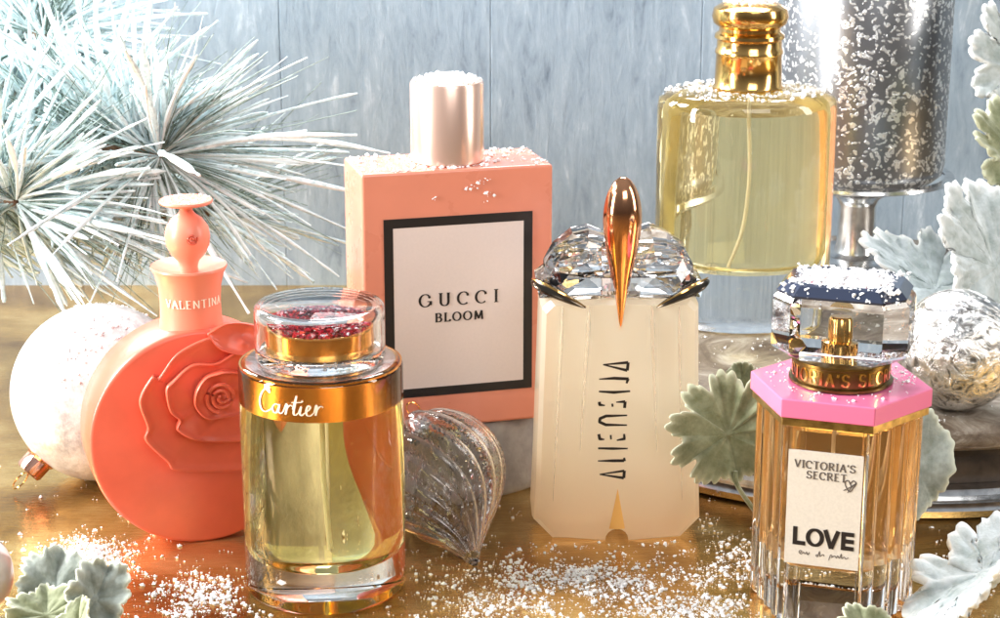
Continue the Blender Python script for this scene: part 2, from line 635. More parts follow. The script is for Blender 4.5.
def stroke(bm, pts, wfun, place, z=0.0, thick=0.012):
    """a ribbon along pts (u,v), width wfun(dirx,diry,t); place(u,v,h)->xyz"""
    n = len(pts)
    L, Rr = [], []
    for i in range(n):
        a = Vector(pts[max(i-1, 0)])
        b_ = Vector(pts[min(i+1, n-1)])
        d = (b_-a)
        if d.length < 1e-9:
            d = Vector((1, 0))
        d.normalize()
        w = wfun(d.x, d.y, i/(n-1))*0.5
        nx, ny = -d.y*w, d.x*w
        L.append((pts[i][0]+nx, pts[i][1]+ny))
        Rr.append((pts[i][0]-nx, pts[i][1]-ny))
    t0 = [bm.verts.new(place(u, v, z)) for u, v in L]
    t1 = [bm.verts.new(place(u, v, z)) for u, v in Rr]
    h0 = [bm.verts.new(place(u, v, z+thick)) for u, v in L]
    h1 = [bm.verts.new(place(u, v, z+thick)) for u, v in Rr]
    for i in range(n-1):
        bm.faces.new((h0[i], h1[i], h1[i+1], h0[i+1]))
        bm.faces.new((t0[i], t0[i+1], t1[i+1], t1[i]))
        bm.faces.new((t0[i], h0[i], h0[i+1], t0[i+1]))
        bm.faces.new((t1[i], t1[i+1], h1[i+1], h1[i]))
    bm.faces.new((t0[0], t1[0], h1[0], h0[0]))
    bm.faces.new((t0[-1], h0[-1], h1[-1], t1[-1]))


def write(bm, text, u0, v0, h, place, thick_w, thin_w, spacing=0.1, wide=1.0, serif=True, depth=0.012, sub=6):
    """writes text; returns end u"""
    u = u0
    cnt = 0
    for ch in text:
        adv, strokes = GLY[ch]
        for s in strokes:
            if not serif and ch in 'LEVTIMAURB' and len(s) == 2:
                pass
            pts = [(u+x*h*wide, v0+y*h) for x, y in s]
            if len(pts) == 2:
                a, b_ = pts
                pts = [(a[0]+(b_[0]-a[0])*k/sub, a[1]+(b_[1]-a[1])*k/sub) for k in range(sub+1)]
            stroke(bm, pts, lambda dx, dy, t: (thin_w+(thick_w-thin_w)*abs(dy)**1.5)*h, place, z=0.0015*(cnt % 5), thick=depth)
            cnt += 1
        u += (adv*wide+spacing)*h
    return u


def text_width(text, h, spacing, wide=1.0):
    return sum((GLY[c][0]*wide+spacing)*h for c in text)-spacing*h


# ------------------------------------------------------------------ the setting
bm = bmesh.new()
nx, ny = 60, 60
grid = [[bm.verts.new((-150+300*i/nx, -260+302*j/ny, 0)) for i in range(nx+1)] for j in range(ny+1)]
for j in range(ny):
    for i in range(nx):
        bm.faces.new((grid[j][i], grid[j][i+1], grid[j+1][i+1], grid[j+1][i]))
tag(build('table_surface', bm, M['table'], smooth=False), None, None, kind='structure')

# wooden backdrop made of upright boards in one sheet with shallow grooves
bm = bmesh.new()
prof = []
x = -150.0
while x < 150:
    w = 11.5
    prof += [(x, 41.05), (x+0.05, 41.0), (x+w-0.05, 41.0), (x+w, 41.05)]
    x += w
lo = [bm.verts.new((px, py, 0)) for px, py in prof]
hi = [bm.verts.new((px, py, 30)) for px, py in prof]
for i in range(len(prof)-1):
    bm.faces.new((lo[i], lo[i+1], hi[i+1], hi[i]))
tag(build('backdrop', bm, M['board'], smooth=False), None, None, kind='structure')

# ------------------------------------------------------------------ round pedestal at the right
PX, PY, PR, PH = 17.0, 21.8, 15.8, 3.8
t = thing('round_pedestal', 'low round weathered wooden pedestal with metal moulding carrying the tall bottle and silver ball', 'pedestal', (PX, PY, 0))
build('top_board', lathe([(PR-.7, 2.75), (PR-.2, 2.85), (PR, 3.0), (PR, 3.55), (PR-.12, 3.72), (PR-.35, PH), (0, PH)], 160), M['oldwood'], t)
build('drum', lathe([(PR-1.2, 1.1), (PR-1.05, 1.5), (PR-1.25, 2.2), (PR-1.0, 2.74)], 160), M['dark_wood'], t)
build('foot_moulding', lathe([(PR-.3, 0), (PR, .12), (PR+.05, .4), (PR-.2, .62), (PR-.45, .66), (PR-.35, .9), (PR-.55, 1.08), (PR-1.0, 1.09)], 160), M['silver'], t)

# grey riser below the pink bottle
tag(build('round_riser', lathe([(0, 0), (5.3, 0), (5.45, .15), (5.5, .5), (5.5, 2.8), (5.4, 3.15), (5.2, 3.3), (0, 3.3)], 96), M['stone'], loc=(-2.6, 13.3, 0)),
    'rough grey round riser under the square salmon pink bottle', 'riser')

# ------------------------------------------------------------------ square pink bottle
t = thing('perfume_bottle', 'square salmon pink perfume bottle with black framed label and round blush cap', 'perfume bottle', (-2.05, 9.55, 3.3), radians(15.3))
W, D, H = 7.55, 3.5, 10.35
build('body', box(-W/2, W/2, -D/2, D/2, 0.0, H), M['pink'], t, bevel=0.13)
fy = -D/2
lx0, lx1, lz0, lz1 = -2.95, 2.95, 1.35, 8.55
bm = bmesh.new()
fw = 0.36
for (a, b_, c, d) in ((lx0, lx1, lz1-fw, lz1), (lx0, lx1, lz0, lz0+fw), (lx0, lx0+fw, lz0+fw, lz1-fw), (lx1-fw, lx1, lz0+fw, lz1-fw)):
    box(a, b_, fy-0.035, fy-0.002, c, d, bm)
build('label_frame', bm, M['black'], t, smooth=False)
lab = build('label', box(lx0+fw, lx1-fw, fy-0.03, fy-0.003, lz0+fw, lz1-fw), M['plate'], t, smooth=False)


def onface(y):
    return lambda u, v, h: (u, y-h, v)


bm = bmesh.new()
h = 0.50
w1 = text_width('GUCCI', h, 0.5, 1.05)
write(bm, 'GUCCI', -w1/2, 5.0, h, onface(fy-0.031), .20, .06, 0.5, 1.05)
h = 0.34
w2 = text_width('BLOOM', h, 0.22, 1.05)
write(bm, 'BLOOM', -w2/2, 4.36, h, onface(fy-0.031), .24, .09, 0.22, 1.05)
build('lettering', bm, M['black'], lab, smooth=False)
build('cap', lathe([(0, H+.01), (1.38, H+.01), (1.43, H+.06), (1.43, H+3.05), (1.38, H+3.14), (1.25, H+3.17), (0, H+3.17)], 72), M['pinkcap'], t)

# ------------------------------------------------------------------ coral rose bottle
t = thing('perfume_bottle', 'round coral perfume bottle with sculpted rose front and knobbed stopper', 'perfume bottle', (-11.6, 5.2, 0), radians(19))
R = 4.2
prof = [(0, -1.35), (R-.16, -1.35), (R-.06, -1.31), (R, -1.22), (R+.02, 0), (R, 1.22), (R-.06, 1.31), (R-.16, 1.35), (0, 1.35)]
RX = Matrix.Rotation(radians(90), 4, 'X')
body = build('body', lathe(prof, 120, mtx=Matrix.Translation((0, 0, R)) @ RX), M['coral'], t)
# the rose: stacked petals, each a raised plate with a rolled edge


def petal(pts, y0, y1, name, mat, parent, side=200, low=.15, wav=.0):
    """closed outline (u,v) on the disc face; the rim stands out to y1 on the side facing angle `side` and sinks to y0 opposite"""
    pp = catmull([(*p, 0) for p in pts]+[(*pts[0], 0)], 9)[:-1]
    cx = sum(p.x for p in pp)/len(pp)
    cz = sum(p.y for p in pp)/len(pp)
    bm = bmesh.new()
    secs = []
    hs = []
    for p in pp:
        a_ = atan2(p.y-cz, p.x-cx)
        hs.append(low+(1-low)*(.5+.5*cos(a_-radians(side)))**1.2+wav*sin(5*a_))
    # (scale, height fraction)
    for (sc, f) in ((.97, -.15), (.955, .0), (.965, .40), (1.01, .80), (1.0, .97), (.982, 1.0), (.955, .99), (.92, .86), (.86, .78), (.72, .70), (.45, .62), (.1, .60)):
        secs.append([(cx+(p.x-cx)*sc, y0+(y1-y0)*f*(h_ if f > .3 else 1), cz+(p.y-cz)*sc) for p, h_ in zip(pp, hs)])
    loft(secs, bm)
    bmesh.ops.recalc_face_normals(bm, faces=bm.faces)
    return build(name, bm, mat, parent, angle=70)


def face_px(px, py):
    # photo feature -> position on the disc face (u right, v up), measured off the disc's own outline
    return ((px-197)/25.6, (541-py)/26.4)


A = [face_px(*p) for p in ((252, 327), (222, 332), (206, 326), (176, 338), (156, 360), (150, 358), (137, 380), (143, 408), (141, 422), (160, 446), (168, 456), (205, 464), (245, 466), (275, 450), (290, 420), (292, 380), (278, 345))]
B = [face_px(*p) for p in ((262, 348), (232, 343), (212, 350), (188, 349), (168, 362), (161, 370), (164, 392), (172, 402), (170, 412), (188, 424), (214, 431), (250, 430), (275, 412), (281, 380))]
Cc = [face_px(*p) for p in ((215, 356), (199, 360), (188, 372), (187, 388), (197, 401), (215, 404), (236, 400), (246, 384), (238, 364))]
Dd = [face_px(*p) for p in ((205, 322), (216, 338), (240, 345), (262, 340), (270, 330), (250, 318), (225, 314))]
rose = petal(A, -1.33, -1.96, 'rose', M['coral'], t, 195, .12, .06)
petal(B, -1.5, -2.3, 'petal', M['coral'], rose, 205, .3, .08)
petal(Dd, -1.30, -1.85, 'petal', M['coral'], rose, 270, .3)
petal(Cc, -1.8, -2.5, 'petal', M['coral'], rose, 170, .45, .1)
# rolled spiral heart
su, sv = face_px(212, 381)
sp_ = []
for i in range(90):
    a = i/89*2*pi*2.4
    r = 0.08+0.50*(i/89)
    sp_.append((su+r*cos(a+2), -2.32-.12*(1-i/89), sv+r*sin(a+2)))
build('rose_heart', tube(sp_, lambda s: 0.06+0.03*s, 8, flat=1.0), M['coral'], rose)
# neck and collar
build('collar', lathe([(1.2, 8.25), (1.15, 8.6), (1.13, 9.2), (1.17, 9.8), (1.30, 10.3), (1.42, 10.52), (1.40, 10.60), (1.28, 10.55), (.6, 10.35), (0, 10.35)], 64), M['coral_pale'], t)
st = build('stopper', lathe([(.36, 10.3), (.34, 10.5), (.40, 10.75), (.62, 11.0), (.80, 11.35), (.84, 11.7), (.78, 12.05), (.58, 12.35), (.32, 12.55), (.22, 12.7), (.30, 12.82), (.95, 12.95), (1.0, 13.02), (.96, 13.08), (0, 13.08)], 56), M['coral_pale'], t)
bm = tube([(.02+(.04+.17*i/39)*cos(i*.33), -.845+.10*(i/39)**2*.3, 11.75+(.04+.17*i/39)*sin(i*.33)) for i in range(40)], .045, 6)
build('rosebud', bm, M['coral'], st)


def oncyl(R_, ang0, z=0):
    return lambda u, v, h: ((R_+h)*sin(ang0+u/R_), -(R_+h)*cos(ang0+u/R_), v)


bm = bmesh.new()
tw = text_width('VALENTINA', .30, .12, .95)
write(bm, 'VALENTINA', -tw/2, 9.2, .30, oncyl(1.155, 0), .18, .07, .12, .95)
build('lettering', bm, M['white_ink'], t, smooth=False)

# ------------------------------------------------------------------ cylindrical gold banded bottle
t = thing('perfume_bottle', 'short round clear bottle of yellow perfume with wide gold band and garnet topped glass cap', 'perfume bottle', (-6.28, 0.0, 0))
RB = 2.88
build('body', lathe([(0, .35), (1.6, .25), (RB-.6, .03), (RB-.35, .02), (RB-.12, .07), (RB, .25), (RB, 8.35), (RB-.06, 8.48), (RB-.2, 8.55), (0, 8.55)], 128), M['glass'], t)
build('perfume', lathe([(0, 1.25), (1.2, 1.28), (1.65, 1.4), (1.85, 1.65), (1.88, 2.0), (1.88, 7.1), (0, 7.1)], 96), M['liq_green'], t)
band = build('gold_band', lathe([(0, 7.16), (2.84, 7.16), (2.84, 8.50), (0, 8.50)], 128), M['amber_gold'], t)
build('shoulder_plate', lathe([(0, 8.503), (2.6, 8.503), (2.62, 8.52), (2.6, 8.53), (0, 8.53)], 96), M['silver'], t)
build('dip_tube', tube([(0, 0, 7.1), (0, 0, 4.5), (.1, 0, 2.0)], .06, 8), M['tube'], t)
# cap
cap = build('cap', lathe([(0, 8.57), (2.05, 8.57), (2.2, 8.62), (2.27, 8.75), (2.27, 10.36), (2.25, 10.48), (2.18, 10.56), (2.05, 10.6), (0, 10.62)], 128, bm=lathe([(0, 10.47), (2.02, 10.46), (2.1, 10.42), (2.14, 10.33), (2.15, 10.1), (2.1, 9.1), (1.95, 8.98), (0, 8.98)], 128)), M['crystal'], t)
build('cap_ring', lathe([(0, 9.0), (1.84, 9.0), (1.88, 9.1), (1.88, 9.78), (1.84, 9.82), (1.78, 9.82), (1.76, 9.74), (0, 9.74)], 96), M['amber_gold'], cap)
pts = []
for i in range(900):
    r = 1.72*sqrt(random.random())
    a = random.uniform(0, 2*pi)
    pts.append((r*cos(a), r*sin(a), 9.79+.26*(1-(r/1.8)**2)*random.random()))
build('garnet_disc', grains(pts, .06, .11), M['gem'], cap, smooth=False)
pts = []
for i in range(60):
    r = 1.8*sqrt(random.random())
    a = random.uniform(0, 2*pi)
    pts.append((r*cos(a), r*sin(a), 9.88+.22*(1-(r/1.8)**2)))
for i in range(160):
    a = random.uniform(0, 2*pi)
    r = random.uniform(1.2, 1.9)
    pts.append((r*cos(a), r*sin(a), 8.72+.25*random.random()))
build('frost_specks', grains(pts, .02, .05), M['snow'], cap, smooth=False)
# script lettering
SCR = [
    [(.62, .98), (.56, 1.12), (.38, 1.10), (.18, .85), (.06, .5), (.10, .12), (.30, -.02), (.55, .10), (.70, .25)],            # C
    [(1.02, .42), (.86, .46), (.72, .28), (.76, .06), (.90, .06), (1.02, .34), (1.04, .46), (1.0, .12), (1.10, .04), (1.20, .14)],   # a
    [(1.20, .14), (1.34, .52), (1.38, .44), (1.34, .20), (1.30, .02), (1.36, .30), (1.50, .48), (1.60, .44)],      # r
    [(1.60, .30), (1.78, .95), (1.70, .50), (1.64, .12), (1.72, .03), (1.84, .14)],   # t
    [(1.56, .62), (2.0, .66)],
    [(1.84, .14), (1.96, .46), (1.90, .14), (1.97, .03), (2.08, .14)],  # i
    [(1.99, .68), (2.02, .74)],
    [(2.08, .14), (2.26, .30), (2.32, .44), (2.24, .50), (2.16, .30), (2.18, .06), (2.32, .03), (2.46, .18)],  # e
    [(2.46, .18), (2.54, .52), (2.58, .44), (2.52, .04), (2.58, .30), (2.72, .48), (2.82, .42)],  # r
]
bm = bmesh.new()
pl = oncyl(RB+.004, -.40)
for k, s in enumerate(SCR):
    pp = [(p.x*.86-.95, 7.42+p.y*.74) for p in catmull([(*q, 0) for q in s], 7)]
    stroke(bm, pp, lambda dx, dy, t_: (.028+.045*abs(dy))*(.45+.55*sin(pi*min(1, max(0, t_*.9+.05)))), pl, z=.001*k, thick=.012)
build('lettering', bm, M['white_ink'], t, smooth=False)

# ------------------------------------------------------------------ faceted frosted bottle with copper drop
t = thing('perfume_bottle', 'tall frosted cream bottle with crystal crown, claws and upright copper drop', 'perfume bottle', (4.42, 5.6, .02), radians(1.5))
# silhouette (x, z)
sil_w = .975
sil = [(-.46, 0)] + [(-.46*cos(a*pi/8), .46*sin(a*pi/8)) for a in range(1, 8)] + [(.46, 0), (2.55, 0), (3.30, .78), (3.22, 2.4), (3.02, 9.2), (2.7, 9.5), (-2.7, 9.5), (-3.02, 9.2), (-3.22, 2.4), (-3.30, .78), (-2.55, 0)]
sil = [(x*sil_w, z) for x, z in sil]


def sil_solid(sil, depths):
    """depths: list of (y, inset scale toward the axis)"""
    bm = bmesh.new()
    secs = [[(x*s, y, 4.6+(z-4.6)*(s*.5+.5)) if z > .6 or abs(x) > 1 else (x, y, z) for x, z in sil] for y, s in depths]
    loft(secs, bm)
    bmesh.ops.recalc_face_normals(bm, faces=bm.faces)
    return bm


body = build('body', sil_solid(sil, [(-1.55, .93), (-1.3, .985), (-.9, 1.0), (.9, 1.0), (1.3, .985), (1.55, .93)]), M['frost'], t, angle=18)
# slender glass ridges added to make highlight streaks below the shoulders
for sd in (-1, 1):
    for (xt, xb, zt, zb, wd) in ((1.15, 1.45, 9.3, 3.6, .26), (2.15, 2.45, 9.25, 1.6, .20)):
        bm = tube([(sd*(xt+(xb-xt)*q/8), -1.545-(.05*sin(pi*q/8)), zt+(zb-zt)*q/8) for q in range(9)], lambda q, wd=wd: max(.012, wd*(1-q)**.8*min(1, q*6+.2)), 4, flat=.35)
        build('streak_ridge', bm, M['glass'], body, smooth=False)
# glow above the notch, put in as an amber coloured wedge
bm = bmesh.new()
lo = [bm.verts.new(p) for p in ((-.30, -1.56, .47), (.30, -1.56, .47), (.0, -1.50, .47), (0, -1.63, .47))]
ap = bm.verts.new((0, -1.555, 2.1))
f_ = [lo[0], lo[3], lo[1], lo[2]]
bm.faces.new(list(reversed(f_)))
for i in range(4):
    bm.faces.new((f_[i], f_[(i+1) % 4], ap))
bmesh.ops.recalc_face_normals(bm, faces=bm.faces)
build('notch_glow', bm, M['amber_glow'], body, smooth=True)
# crystal crown: two faceted lobes


def hull(pts):
    bm = bmesh.new()
    for p in pts:
        bm.verts.new(p)
    bmesh.ops.convex_hull(bm, input=bm.verts)
    bmesh.ops.delete(bm, geom=[v_ for v_ in bm.verts if not v_.link_faces], context='VERTS')
    bmesh.ops.recalc_face_normals(bm, faces=bm.faces)
    return bm


rc = random.Random(3)
for s in (-1, 1):
    out = [(.12, 9.53), (.16, 10.9), (.55, 11.75), (1.15, 12.02), (1.75, 11.85), (2.45, 11.25), (2.78, 10.6), (2.80, 9.95), (2.55, 9.53)]
    pts = []
    for (x_, z_) in out:
        for (ry, sc) in ((-1.45, .58), (-1.05, .84), (-.45, 1.0), (.45, 1.0), (1.05, .84), (1.45, .58)):
            xx = 1.45+(x_-1.45)*sc*rc.uniform(.96, 1.03)
            zz = 9.53+max(0, (z_-9.53)*sc*rc.uniform(.95, 1.02))
            pts.append((s*xx, ry*rc.uniform(.94, 1.05), zz))
    build('crystal_lobe', hull(pts), M['crystal'], t, smooth=False)
    # claw
    cl = tube(catmull([(s*3.28, -.95, 10.12), (s*2.85, -1.4, 10.0), (s*2.2, -1.65, 9.72), (s*1.3, -1.72, 9.28)], 6), lambda q: .02+.36*abs(sin(pi*min(1, q*1.0)))**.8, 10, flat=.5)
    c_ = build('claw', cl, M['dark_metal'], t)
    rim = tube(catmull([(s*3.28, -1.0, 10.22), (s*2.85, -1.5, 10.14), (s*2.2, -1.84, 9.86), (s*1.3, -1.8, 9.34)], 6), lambda q: .01+.06*sin(pi*q), 6)
    build('gilt_edge', rim, M['gold'], c_)
cp = []
for (x_, z_, y_) in ((-3.0, 9.52, 1.2), (-3.1, 10.0, 1.0), (-2.4, 10.5, 1.1), (-1.2, 10.35, 1.5), (0, 10.6, 1.3), (1.2, 10.35, 1.5), (2.4, 10.5, 1.1), (3.1, 10.0, 1.0), (3.0, 9.52, 1.2)):
    cp += [(x_, -y_, z_), (x_, y_, z_), (x_*.9, 0, z_+(.2 if z_ > 9.6 else 0))]
cp += [(-2.0, -1.62, 9.75), (-.7, -1.66, 9.9), (.7, -1.66, 9.9), (2.0, -1.62, 9.75)]
build('crystal_collar', hull(cp), M['crystal'], t, smooth=False)
# copper drop
prof = [(0, 8.3), (.05, 8.5), (.12, 9.0), (.22, 9.7), (.38, 10.5), (.56, 11.3), (.68, 12.1), (.71, 12.6), (.67, 13.1), (.54, 13.6), (.34, 13.95), (.14, 14.12), (0, 14.15)]
prof = [(p.x, p.y) for p in catmull([(a, b_, 0) for a, b_ in prof], 3)]
prof = [(max(0, r), z) for r, z in prof]
prof[0] = (0, 8.3)
prof[-1] = (0, 14.15)
build('copper_drop', lathe(prof, 48, mtx=Matrix.Translation((0, -1.5, 0))), M['copper'], t)
# the vertical stylised word, drawn stroke by stroke off the photograph
bm = bmesh.new()


def al(px, py):
    return ((px-142)/4.12/26.0-.19, 7.15-(py-88)/4.12/26.0*1.04)


AL = [
    [(95, 100, .3), (195, 92, 1)], [(195, 92, 1), (192, 124, 1)], [(192, 124, 1), (95, 100, .3)],
    [(80, 158, .3), (140, 155, 1), (198, 158, 1)], [(196, 158, 1), (190, 176, .6)],
    [(80, 208, .5), (140, 212, 1), (205, 208, .5)],
    [(82, 250, 1), (84, 262, 1), (105, 265, .3)], [(134, 258, .6), (136, 270, .6)], [(186, 250, 1), (184, 276, 1)], [(186, 250, 1), (150, 252, .3)],
    [(195, 306, .4), (110, 308, 1), (86, 318, 1), (84, 332, 1), (110, 344, 1), (195, 346, .4)],
    [(82, 382, 1), (86, 402, 1), (105, 404, .3)], [(130, 386, .6), (132, 404, .6)], [(184, 382, .6), (186, 402, 1), (155, 408, .4)],
    [(80, 440, .6), (140, 442, .9), (200, 442, .4)],
    [(80, 492, .3), (140, 492, 1), (186, 492, 1)], [(186, 480, .6), (188, 494, 1)],
    [(88, 548, .3), (188, 534, .8)], [(188, 534, 1), (186, 564, 1)], [(186, 564, 1), (88, 548, .3)],
]
for k, s in enumerate(AL):
    uv = [al(a, b_) for a, b_, w_ in s]
    ws_ = [w_ for a, b_, w_ in s]
    pts, wl = [], []
    for i in range(len(uv)-1):
        for q in range(5):
            f_ = q/5
            pts.append((uv[i][0]*(1-f_)+uv[i+1][0]*f_, uv[i][1]*(1-f_)+uv[i+1][1]*f_))
            wl.append(ws_[i]*(1-f_)+ws_[i+1]*f_)
    pts.append(uv[-1])
    wl.append(ws_[-1])
    stroke(bm, pts, lambda dx, dy, t_, wl=wl: .10*wl[int(round(t_*(len(wl)-1)))]+.012, lambda u, v, h: (u, -1.552-h, v), z=.001*(k % 4), thick=.014)
build('lettering', bm, M['black'], t, smooth=False)

# ------------------------------------------------------------------ hexagonal love bottle
t = thing('perfume_bottle', 'hexagonal fluted bottle of orange perfume with pink collar plate and chunky clear stopper', 'perfume bottle', (11.75, -1.1, 0), radians(-18.2))


def hexpts(s, ribs=False, n=48):
    pts = []
    V_ = [(s*cos(radians(a)), s*sin(radians(a))) for a in (240, 300, 0, 60, 120, 180)]
    for i in range(6):
        a, b_ = V_[i], V_[(i+1) % 6]
        nx_, ny_ = (b_[1]-a[1]), -(b_[0]-a[0])
        l_ = sqrt(nx_*nx_+ny_*ny_)
        nx_, ny_ = nx_/l_, ny_/l_
        for k in range(n):
            f = k/n
            off = 0
            if ribs and i not in (0, 3):
                off = -.22*(1-abs(sin(f*pi*4))**.7)
            elif ribs:
                off = -.07*(1 if .10 < f < .90 else 0)
            pts.append((a[0]*(1-f)+b_[0]*f+nx_*off, a[1]*(1-f)+b_[1]*f+ny_*off))
    return pts


SX = 2.98
build('body', loft([[(x*sc, y*sc, z) for x, y in hexpts(SX, True)] for z, sc in ((.02, .96), (.12, 1.0), (7.1, 1.0), (7.19, .985))]), M['glass'], t, angle=35)
build('perfume', loft([[(x, y, z) for x, y in hexpts(s_, False, 4)] for z, s_ in ((1.75, 1.6), (1.95, 2.25), (2.15, 2.42), (6.9, 2.42))]), M['liq_orange'], t, angle=30)
build('dip_tube', tube([(0, 0, 6.9), (0, 0, 4.5), (.15, 0, 2.4)], .07, 8), M['tube'], t)
build('gilt_strip', prism(hexpts(3.05, n=1), 7.2, 7.48), M['antique_gold'], t, bevel=.02)
build('collar_plate', prism(hexpts(3.14, n=1), 7.49, 8.15), M['hotpink'], t, bevel=.05)
col = build('collar', lathe([(1.7, 8.16), (1.78, 8.2), (1.78, 8.28), (1.66, 8.34), (1.66, 8.92), (1.76, 8.97), (1.76, 9.06), (1.5, 9.12)], 80), M['dark_gold'], t)
bm = bmesh.new()
tx = "VICTORIA'S SECRET "
hh = .42
tw = text_width(tx, hh, .16, .85)
write(bm, tx, -tw/2-.02, 8.42, hh, oncyl(1.665, .16), .2, .09, .16, .85, depth=.02)
build('lettering', bm, M['gold'], col, smooth=False)
# stopper: cut glass block
octo = []
for (x_, y_) in ((-1.55, -1.75), (1.55, -1.75), (2.3, -.95), (2.3, .95), (1.55, 1.75), (-1.55, 1.75), (-2.3, .95), (-2.3, -.95)):
    octo.append((x_, y_))
stp = build('stopper', loft([[(x*s_, y*s_, z) for x, y in octo] for z, s_ in ((9.14, .80), (9.4, .97), (9.5, 1.0), (11.1, 1.0), (11.2, .985), (11.5, .88))]), M['crystal'], t, smooth=False)
bm = loft([[(x*s_, y*s_, z) for x, y in octo] for z, s_ in ((11.36, .935), (11.44, .955), (11.76, .83), (11.80, .70), (11.60, .70), (11.42, .80), (11.36, .935))], cap=False)
bmesh.ops.remove_doubles(bm, verts=bm.verts, dist=.001)
bmesh.ops.recalc_face_normals(bm, faces=bm.faces)
build('bevel_reflection', bm, M['navy'], stp, smooth=False)  # added navy ring paints the dark reflection in the bevel facets
build('spray_head', lathe([(0, 9.3), (.62, 9.3), (.62, 9.7), (.42, 9.75), (.42, 10.5), (.36, 10.6), (0, 10.6)], 40), M['gold'], stp)
# label
FY = -SX*cos(radians(30))
lab = build('label', box(-1.26, 1.26, FY-.03, FY+.068, 2.25, 6.35), M['label'], t, smooth=False)
bm = bmesh.new()
pf = onface(FY-.031)
tw = text_width("VICTORIA'S", .26, .1, .95)
write(bm, "VICTORIA'S", -tw/2-.02, 5.76, .26, pf, .2, .1, .1, .95)
write(bm, "SECRET", -.62, 5.40, .26, pf, .2, .1, .1, .95)
# small heart doodle
hp = [(p.x, p.y) for p in catmull([(q[0]*.20+.85, q[1]*.20+5.28, 0) for q in ((0, .4), (.5, 1), (1.0, .6), (.6, -.2), (0, -1), (-.7, -.1), (-.8, .7), (-.3, .95), (0, .4), (.2, .0))], 6)]
stroke(bm, hp, lambda a, b2, c: .04, pf, thick=.01)
hp = [(p.x, p.y) for p in catmull([(q[0]*.20+.82, q[1]*.20+5.22, 0) for q in ((-.9, -.6), (.3, .2), (1.1, .9), (.4, .1), (-.2, -.9))], 6)]
stroke(bm, hp, lambda a, b2, c: .03, pf, z=.002, thick=.01)
build('lettering', bm, M['grey_ink'], lab, smooth=False)
bm = bmesh.new()
# LOVE in heavy sans letters
BW = .15


def bar(pts, w=BW, z=0):
    pp = []
    for i in range(len(pts)-1):
        for k in range(4):
            f = k/4
            pp.append((pts[i][0]*(1-f)+pts[i+1][0]*f, pts[i][1]*(1-f)+pts[i+1][1]*f))
    pp.append(pts[-1])
    stroke(bm, pp, lambda a, b2, c: w, pf, z=z, thick=.012)


z0, hL = 2.95, .66
bar([(-.92, z0+hL), (-.92, z0)])
bar([(-.995, z0+BW/2), (-.56, z0+BW/2)], z=.002)
stroke(bm, [(p[0], p[1]) for p in arc(-.24, z0+hL/2, .24, hL/2-.05, 0, 360, 36)], lambda a, b2, c: .10+.05*abs(b2), pf, thick=.012)
bar([(.10, z0+hL), (.32, z0)], z=.001)
bar([(.54, z0+hL), (.32, z0)], z=.004)
bar([(.72, z0+hL), (.72, z0)])
for k, yy in enumerate((BW/2, hL/2, hL-BW/2)):
    bar([(.70, z0+yy), (1.08, z0+yy)], z=.002)
build('lettering', bm, M['black'], lab, smooth=False)
bm = bmesh.new()
hand = [[(-.72, 2.66), (-.66, 2.72), (-.72, 2.75), (-.76, 2.68), (-.68, 2.62), (-.6, 2.7), (-.55, 2.64), (-.5, 2.72), (-.46, 2.62), (-.4, 2.72)],
        [(-.12, 2.68), (-.18, 2.64), (-.12, 2.60), (-.06, 2.8), (-.04, 2.62), (.06, 2.7), (.1, 2.64)],
        [(.26, 2.52), (.32, 2.72), (.38, 2.66), (.34, 2.62), (.46, 2.70), (.52, 2.63), (.56, 2.72), (.62, 2.64), (.68, 2.8), (.7, 2.64), (.78, 2.7), (.84, 2.64), (.92, 2.7)]]
for s in hand:
    pp = [(p.x, p.y) for p in catmull([(*q, 0) for q in s], 5)]
    stroke(bm, pp, lambda a, b2, c: .028, pf, thick=.008)
build('script_line', bm, M['grey_ink'], lab, smooth=False)

# ------------------------------------------------------------------ tall back bottle
t = thing('perfume_bottle', 'wide oval clear bottle of golden perfume with ringed gold cap standing on the pedestal', 'perfume bottle', (11.1, 21.6, PH))
sy = .78
build('body', lathe([(0, .3), (2.6, .2), (3.4, .03), (3.6, .02), (3.85, .08), (4.02, .3), (4.02, 9.9), (3.95, 10.25), (3.7, 10.5), (3.0, 10.62), (0, 10.66)], 128, 1, sy), M['glass'], t)
build('perfume', lathe([(0, 2.55), (2.2, 2.62), (2.75, 2.85), (2.95, 3.3), (2.98, 9.5), (2.85, 9.75), (0, 9.78)], 96, 1, sy), M['liq_yellow'], t)
build('dip_tube', tube(catmull([(0, 0, 9.6), (.1, -.1, 7), (-.1, -.3, 4.6), (-.6, -.5, 2.9)], 8), .07, 8), M['tube'], t)
build('cap', lathe([(1.55, 10.67), (1.58, 10.75), (1.50, 10.85), (1.46, 12.2), (1.52, 12.28), (1.50, 12.42), (1.44, 12.5), (1.44, 12.85), (1.56, 12.95), (1.54, 13.1), (1.36, 13.25), (1.36, 13.4), (1.62, 13.6), (1.70, 13.9), (1.62, 14.25), (1.3, 14.45), (0, 14.5)], 96), M['gold'], t)

